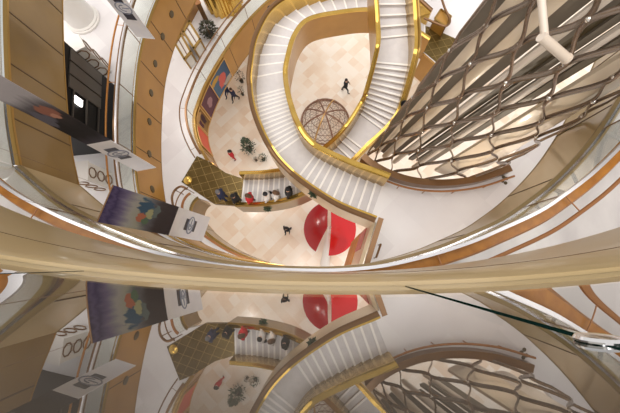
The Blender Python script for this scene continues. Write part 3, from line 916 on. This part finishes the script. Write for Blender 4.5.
for k in (1, 16, 31):
    mb = MB(); mb.tube([Vector((loop[k].x, loop[k].y, ZD-.01)), loop[k]], .025, 6); mb.build('post', M['bronze'], t)

# domed cameras / spheres
for px, z, lab in (((404.5, 104), 11.75, 'small black globe on the outer handrail of the descending staircase'),
                   ((270, 8.5), 8.1, 'small dark globe on the rail at the top, left of the staircase bend')):
    p = P(*px, z); t = thing('globe_fitting', lab, 'fitting', p)
    mb = MB(); mb.ball(p, .15, 14); mb.build('globe', M['black'], t)
    mb = MB(); mb.tube([p-Vector((0, 0, .3)), p], .04, 8); mb.build('stem', M['bronze'], t)

# ================================================================ ground floor: dome, red sculpture, plants
p = P(325, 122, 0.)
t = thing('wire_dome', 'big copper wire dome on the ground floor in the loop of the stairs', 'sculpture', p)
Rd, Hd = 1.75, 1.5
def dome(a, e): return p+Vector((Rd*math.cos(e)*math.cos(a), Rd*math.cos(e)*math.sin(a), Hd*math.sin(e)))
for k in range(4):
    a = k*math.pi/4+.35
    mb = MB(); mb.tube([dome(a, math.pi*j/24) for j in range(25)], .055, 6); mb.build('rib', M['wire_gold'] if k % 4 == 1 else M['wire'], t)
mb = MB()
for k in range(28):
    for s_ in (-1, 1):
        mb.tube([dome(2*math.pi*k/28+s_*e*.9, e) for e in [j*.13 for j in range(11)]], .012, 5)
for e in (.02, .3, .6, .9, 1.2): mb.tube([dome(2*math.pi*j/40, e) for j in range(40)], .022, 5, closed=True)
mb.build('wire_mesh', M['wire'], t)
mb = MB(); mb.tube([p+Vector(((Rd+.04)*math.cos(j*math.pi/24), (Rd+.04)*math.sin(j*math.pi/24), .06)) for j in range(48)], .06, 6, closed=True); mb.build('base_ring', M['wire'], t)

p = P(331, 236, 0.)
t = thing('red_canopy_sculpture', 'glossy red round canopy split by a white leaning blade on the ground floor', 'sculpture', p)
zc = 2.0
def half(a0, a1, m, tilt, nm):
    mb = MB(); mb.smooth = True; n = 24; rows = [0.02, .35, .7, 1.0]; b0 = len(mb.v)
    Rr = 1.75
    c = P(329.5, 228, zc+.4)
    for side in (0, 1):
        for r in rows:
            for k in range(n+1):
                a = a0+(a1-a0)*k/n
                q = Vector((Rr*r*math.cos(a), Rr*r*math.sin(a), .45*(1-r*r)-side*.06))
                q = Matrix.Rotation(tilt, 3, 'Y') @ q
                mb.v.append(tuple(c+q))
    W = n+1; S = W*len(rows)
    for j in range(len(rows)-1):
        for k in range(n):
            q = b0+j*W+k; mb.face([q, q+1, q+W+1, q+W]); q += S; mb.face([q, q+W, q+W+1, q+1])
    e = (len(rows)-1)*W
    for k in range(n): mb.face([b0+e+k, b0+e+k+1, b0+S+e+k+1, b0+S+e+k]); mb.face([b0+k, b0+S+k, b0+S+k+1, b0+k+1])
    for k in (0, n):
        for j in range(len(rows)-1): mb.face([b0+j*W+k, b0+(j+1)*W+k, b0+S+(j+1)*W+k, b0+S+j*W+k])
    return mb.build(nm, m, t)
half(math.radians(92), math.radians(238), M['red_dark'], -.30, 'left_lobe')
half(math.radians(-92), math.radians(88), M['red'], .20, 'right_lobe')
tip, base = P(328.5, 226, zc+1.1), P(325, 264, 0.)
mb = MB(); mb.tube([base, base.lerp(tip, .5), tip], [.34, .2, .02], 12); mb.build('white_blade', M['white_paint'], t)
mb = MB(); c = P(329.5, 228, zc+.4); mb.tube([Vector((c.x, c.y, 0)), c], .09, 10); mb.build('post', M['white_paint'], t)

def plant(px, z, r, h, nl, m, label, name='potted_plant', cone=False):
    p = P(*px, z); t = thing(name, label, 'plant', p)
    mb = MB(); mb.lathe([(r*.35, 0), (r*.45, h*.18), (r*.4, h*.18), (r*.38, h*.15)], p, 14); mb.build('pot', M['soil'], t)
    mb = MB(); mb.tube([p+Vector((0, 0, h*.1)), p+Vector((0, 0, h*.9))], [.05, .02], 6); mb.build('stem', M['bronze'], t)
    mb = MB()
    for k in range(nl):
        f = random.random()
        rr = r*((1-f)**.8 if cone else math.sin(math.pi*(.15+.8*f)))*(.45+.6*random.random()); a = random.random()*2*math.pi
        c = p+Vector((rr*math.cos(a), rr*math.sin(a), h*(.18+.82*f)))
        d = Vector((math.cos(a+random.uniform(-.7, .7)), math.sin(a+random.uniform(-.7, .7)), random.uniform(-.3, .7))).normalized()
        s_ = d.orthogonal().normalized(); s_ = Matrix.Rotation(random.random()*6, 3, d) @ s_
        L = r*random.uniform(.22, .38); b = mb.verts([c, c+d*L*.5+s_*L*.22, c+d*L, c+d*L*.5-s_*L*.22]); mb.face([b, b+1, b+2, b+3])
    mb.build('foliage', m, t, fix=False)
    return t
plant((250, 150), 0, .52, 2.2, 420, M['leaf'], 'grey green bushy tree standing on the beige ground floor', cone=True)
plant((264, 160), 0, .3, 1.0, 160, M['leaf'], 'smaller plant beside the staircase, right of the bushy tree')
plant((256.5, 160.5), 0, .2, .5, 120, M['leaf_dark'], 'tiny dark round bush between the tree and the smaller plant')
plant((242, 82), 0, .35, 1.5, 160, M['leaf_dark'], 'slim dark plant against the staircase near the two walkers')
plant((243, 95), 0, .25, 1.2, 120, M['leaf'], 'slim green plant beside the staircase, lower of the pair')
plant((210.5, 35), ZD, .5, .9, 420, M['leaf_dark'], 'dark brown round bush beside the display tables at upper left')
def sprig(p, label):
    t = thing('greenery_sprig', label, 'plant', p)
    mb = MB()
    for k in range(60):
        a = random.random()*6.28; d = Vector((math.cos(a), math.sin(a), random.uniform(-.2, .9))).normalized(); s_ = d.orthogonal().normalized()
        L = random.uniform(.12, .26); b = mb.verts([p, p+d*L*.5+s_*L*.25, p+d*L, p+d*L*.5-s_*L*.25]); mb.face([b, b+1, b+2, b+3])
    mb.build('leaves', M['leaf'], t, fix=False)
    mb = MB(); mb.ball(p, .06, 8); mb.build('knot', M['leaf_dark'], t)
sprig(P(313.5, 193.5, 12.25), 'green sprig fixed on the handrail of the upper staircase')
sprig(P(267.5, 209, 8.15), 'green sprig hanging on the rail below the people on the lower stairs')

# ================================================================ people
def skin_person(pose):
    """one continuous standing / walking figure, facing +Y, feet on z=0; returns mesh with slots skin, top, legs, shoes"""
    s = .12 if pose == 'walk' else .0
    V = {}; E = []; Rr = []
    def v(n, x, y, z, r): V[n] = (len(Rr), (x, y, z)); Rr.append(r)
    v('pel', 0, 0, .93, .15); v('waist', 0, .0, 1.08, .135); v('chest', 0, .01, 1.30, .155); v('neck', 0, .01, 1.47, .062); v('head0', 0, .02, 1.56, .078); v('head1', 0, .025, 1.66, .092); v('head2', 0, .02, 1.735, .06)
    for g, sx in (('l', -1), ('r', 1)):
        k = s*sx
        v(g+'hip', sx*.10, 0, .86, .10); v(g+'knee', sx*.105, k*1.6+.02, .49, .062); v(g+'ank', sx*.11, k*2.2-.03, .09, .042); v(g+'toe', sx*.12, k*2.2+.13, .045, .036)
        v(g+'sh', sx*.185, 0, 1.40, .066); v(g+'el', sx*.25, -k*1.0-.02, 1.13, .046); v(g+'wr', sx*.25, -k*1.4+.07, .90, .030); v(g+'pa', sx*.245, -k*1.4+.10, .82, .032)
    def e(a, b): E.append((V[a][0], V[b][0]))
    for a, b in (('pel', 'waist'), ('waist', 'chest'), ('chest', 'neck'), ('neck', 'head0'), ('head0', 'head1'), ('head1', 'head2')): e(a, b)
    for g in 'lr':
        for a, b in (('pel', g+'hip'), (g+'hip', g+'knee'), (g+'knee', g+'ank'), (g+'ank', g+'toe'), ('chest', g+'sh'), (g+'sh', g+'el'), (g+'el', g+'wr'), (g+'wr', g+'pa')): e(a, b)
    me = bpy.data.meshes.new('body'); me.from_pydata([c for i, c in sorted(V.values())], E, [])
    o = bpy.data.objects.new('body_tmp', me); COL.objects.link(o)
    o.modifiers.new('s', 'SKIN'); sl = me.skin_vertices[0].data
    for i, r in enumerate(Rr): sl[i].radius = (r, r*.82 if i in (V['chest'][0], V['waist'][0], V['pel'][0]) else r)
    sl[0].use_root = True
    sb = o.modifiers.new('u', 'SUBSURF'); sb.levels = 1; sb.render_levels = 1
    dg = bpy.context.evaluated_depsgraph_get(); dg.update()
    out = bpy.data.meshes.new_from_object(o.evaluated_get(dg))
    bpy.data.objects.remove(o)
    # fingers, thumb, face details are joined into the same mesh
    mb = MB(); mb.v = [tuple(q.co) for q in out.vertices]
    for pg in out.polygons:
        c = pg.center
        m_ = 1
        if c.z > 1.47 or (abs(c.x) > .19 and c.z < .91): m_ = 0
        elif c.z < .10: m_ = 3
        elif c.z < .95 and abs(c.x) < .21: m_ = 2
        mb.f.append(list(pg.vertices)); mb.m.append(m_); mb.sm.append(True)
    for g, sx in (('l', -1), ('r', 1)):
        pa = Vector(V[g+'pa'][1])
        for q in range(4):
            y = (q-1.5)*.019; L = (.07, .08, .075, .058)[q]
            r0 = pa+Vector((0, y, -.012)); mb.tube([r0, r0+Vector((-sx*.006, .004, -L*.5)), r0+Vector((-sx*.022, .006, -L))], [.010, .009, .007], 6, m=0)
        r0 = pa+Vector((0, .022, .02)); mb.tube([r0, r0+Vector((-sx*.012, .028, -.025)), r0+Vector((-sx*.02, .034, -.055))], [.012, .010, .008], 6, m=0)
        mb.ball((sx*.034, .108, 1.655), .012, 6, m=3); mb.ball((sx*.092, .02, 1.635), .024, 6, sc=(.4, .8, 1.2), m=0)
    mb.ball((0, .122, 1.62), .016, 6, sc=(.8, 1, 1.3), m=0); mb.ball((0, .098, 1.575), .022, 6, sc=(1.2, .4, .3), m=4)
    me2 = bpy.data.meshes.new('person_body'); me2.from_pydata(mb.v, [], mb.f)
    for pg, m_, sm in zip(me2.polygons, mb.m, mb.sm): pg.material_index = m_; pg.use_smooth = sm
    return me2
POSES = {k: skin_person(k) for k in ('stand', 'walk')}
M['lips'] = mat('lips', (.45, .16, .13), .5)
pal = {}
def cloth(c):
    if c not in pal: pal[c] = mat('cloth %d' % len(pal), c, .8)
    return pal[c]
def person(p, rz, pose, top, legs, shoes, hair, label, long_hair=False, bag=None):
    t = thing('person', label, 'person', p)
    t.rotation_euler = (0, 0, rz)
    me = POSES[pose].copy()
    for m_ in (M['skin'], cloth(top), cloth(legs), cloth(shoes), M['lips']): me.materials.append(m_)
    o = bpy.data.objects.new('body', me); COL.objects.link(o); o.parent = t
    mb = MB(); mb.ball((0, .0, 1.69), .112, 14, sc=(.95, 1.05, .95))
    if long_hair: mb.tube([(0, -.04, 1.70), (0, -.10, 1.58), (0, -.12, 1.42)], [.10, .10, .06], 10)
    mb.v = [(x, min(y, .085 if z > 1.69 else .03), z) for x, y, z in mb.v]
    h = mb.build('hair', cloth(hair)); h.parent = t
    mb = MB(); mb.smooth = True                       # jacket: a looser shell around the torso
    mb.lathe([(.20, .88), (.19, 1.05), (.215, 1.28), (.20, 1.38), (.12, 1.46), (.085, 1.47)], (0, 0, 0), 16)
    mb.v = [(x*1.06, y*.78, z) for x, y, z in mb.v]
    j = mb.build('jacket', cloth(top)); j.parent = t
    if bag:
        mb = MB(); mb.box((.30, .05, .68), (.10, .26, .24)); mb.tube([(.30, -.06, .80), (.29, .05, .90), (.30, .16, .80)], .01, 6)
        b = mb.build('handbag', cloth(bag)); b.parent = t
    return t
BK, NV, RD, GY, WH, BR, DK = (.012, .012, .014), (.02, .028, .075), (.55, .02, .03), (.16, .16, .17), (.62, .60, .58), (.10, .055, .03), (.03, .022, .02)
person(P(345, 92, 0), math.radians(-100), 'walk', BK, BK, DK, DK, 'person in black walking alone inside the loop of the stairs')
person(P(288.5, 231, 0), math.radians(160), 'walk', BK, BK, DK, DK, 'person in black walking alone on the open beige floor near the red canopy')
person(P(230, 96.5, 0), 2.6, 'walk', NV, NV, DK, DK, 'person in navy walking by the pictures, left of a pair')
person(P(236.5, 100.5, 0), 2.6, 'walk', NV, BK, DK, BR, 'person in navy walking by the pictures, right of a pair')
person(P(235, 159, 0), 2.2, 'stand', RD, RD, DK, DK, 'person in a red coat standing near the bushy tree', True)
def on_flight(fl, px, py):
    best = None
    for i in range(len(fl.O)):
        for f in (.12, .25, .4, .55, .7, .85):
            q = fl.O[i].lerp(fl.I[i], f)
            d = (P(px, py, q.z)-q).length
            if best is None or d < best[0]: best = (d, q.copy(), i)
    q = best[1]; q.z += .075; return q
D2 = [((242, 204), BK, BK, BK, False, 'person in black on the lower stairs, first beside the olive landing', None),
      ((255.5, 204), RD, GY, BR, True, 'person with brown hair in a red top on the lower stairs', None),
      ((271, 201.5), WH, BK, BK, False, 'black haired person in a white top midway on the lower stairs', BK),
      ((281, 200.5), WH, GY, BR, True, 'brown haired person in a pale coat on the lower stairs', None),
      ((292.5, 197.5), BK, BK, BK, False, 'person in black highest on the lower stairs next to the cream stringer', WH)]
for (px, py), tp, lg, hr, lh, lab, bag in D2:
    person(on_flight(fl2, px, py), math.radians(80), 'stand', tp, lg, DK, hr, lab, lh, bag)
q = P(227.5, 199, ZD); q.z += .025
person(q, math.radians(85), 'stand', NV, NV, DK, GY, 'grey haired person in navy stepping onto the olive landing')

# ================================================================ light: skylight world and the ceiling lamps
w = bpy.data.worlds.new('world'); SC.world = w; w.use_nodes = True
bg = w.node_tree.nodes['Background']; bg.inputs['Color'].default_value = (1., .95, .90, 1); bg.inputs['Strength'].default_value = .68
def area(name, loc, size, power, col, rot=(0, 0, 0)):
    l = bpy.data.lights.new(name, 'AREA'); l.shape = 'DISK'; l.size = size; l.energy = power; l.color = col
    o = bpy.data.objects.new(name, l); COL.objects.link(o); o.location = loc; o.rotation_euler = rot; return o
sl = bpy.data.lights.new('skylight', 'SUN'); sl.energy = 2.3; sl.angle = math.radians(70); sl.color = (1., .96, .93)
for i, (x, y, z, sz, pw) in enumerate(((-6.2, 1.2, 22.2, 3., 75), (5.8, .8, 22.2, 3., 75), (-8.8, 6., 16.8, 2.2, 90), (-9., 9.5, 11.4, 2.5, 90), (3.4, .2, 12.0, 1.6, 260), (-2.4, .2, 12.0, 1.2, 160), (-6.3, 5.2, 6.2, 1.2, 80))):
    area('ceiling_lamp', (x, y, z), sz, pw, (1., .93, .86))
for i, (u, v, e) in enumerate(((.62, .35, 260), (.85, .5, 260), (.8, .8, 160))):
    up = bpy.data.lights.new('tower_uplight', 'SPOT'); up.energy = e; up.color = (1., .88, .70); up.shadow_soft_size = .12; up.spot_size = math.radians(95); up.spot_blend = .8
    q = surf(u, v, -3.2 if i < 2 else -2.6); q.z = (12.9, 13.2, 15.5)[i]
    uo = bpy.data.objects.new('tower_uplight', up); COL.objects.link(uo); uo.location = q
    uo.rotation_euler = (surf(u, v+.1)-q).to_track_quat('-Z', 'Y').to_euler()
so = bpy.data.objects.new('skylight', sl); COL.objects.link(so); so.location = (0, 8, 45); so.rotation_euler = (math.radians(6), math.radians(-8), 0)

vs = SC.view_settings
vs.view_transform = 'Standard'; vs.look = 'None'; vs.gamma = 1; vs.use_curve_mapping = False
vs.exposure = 0.2
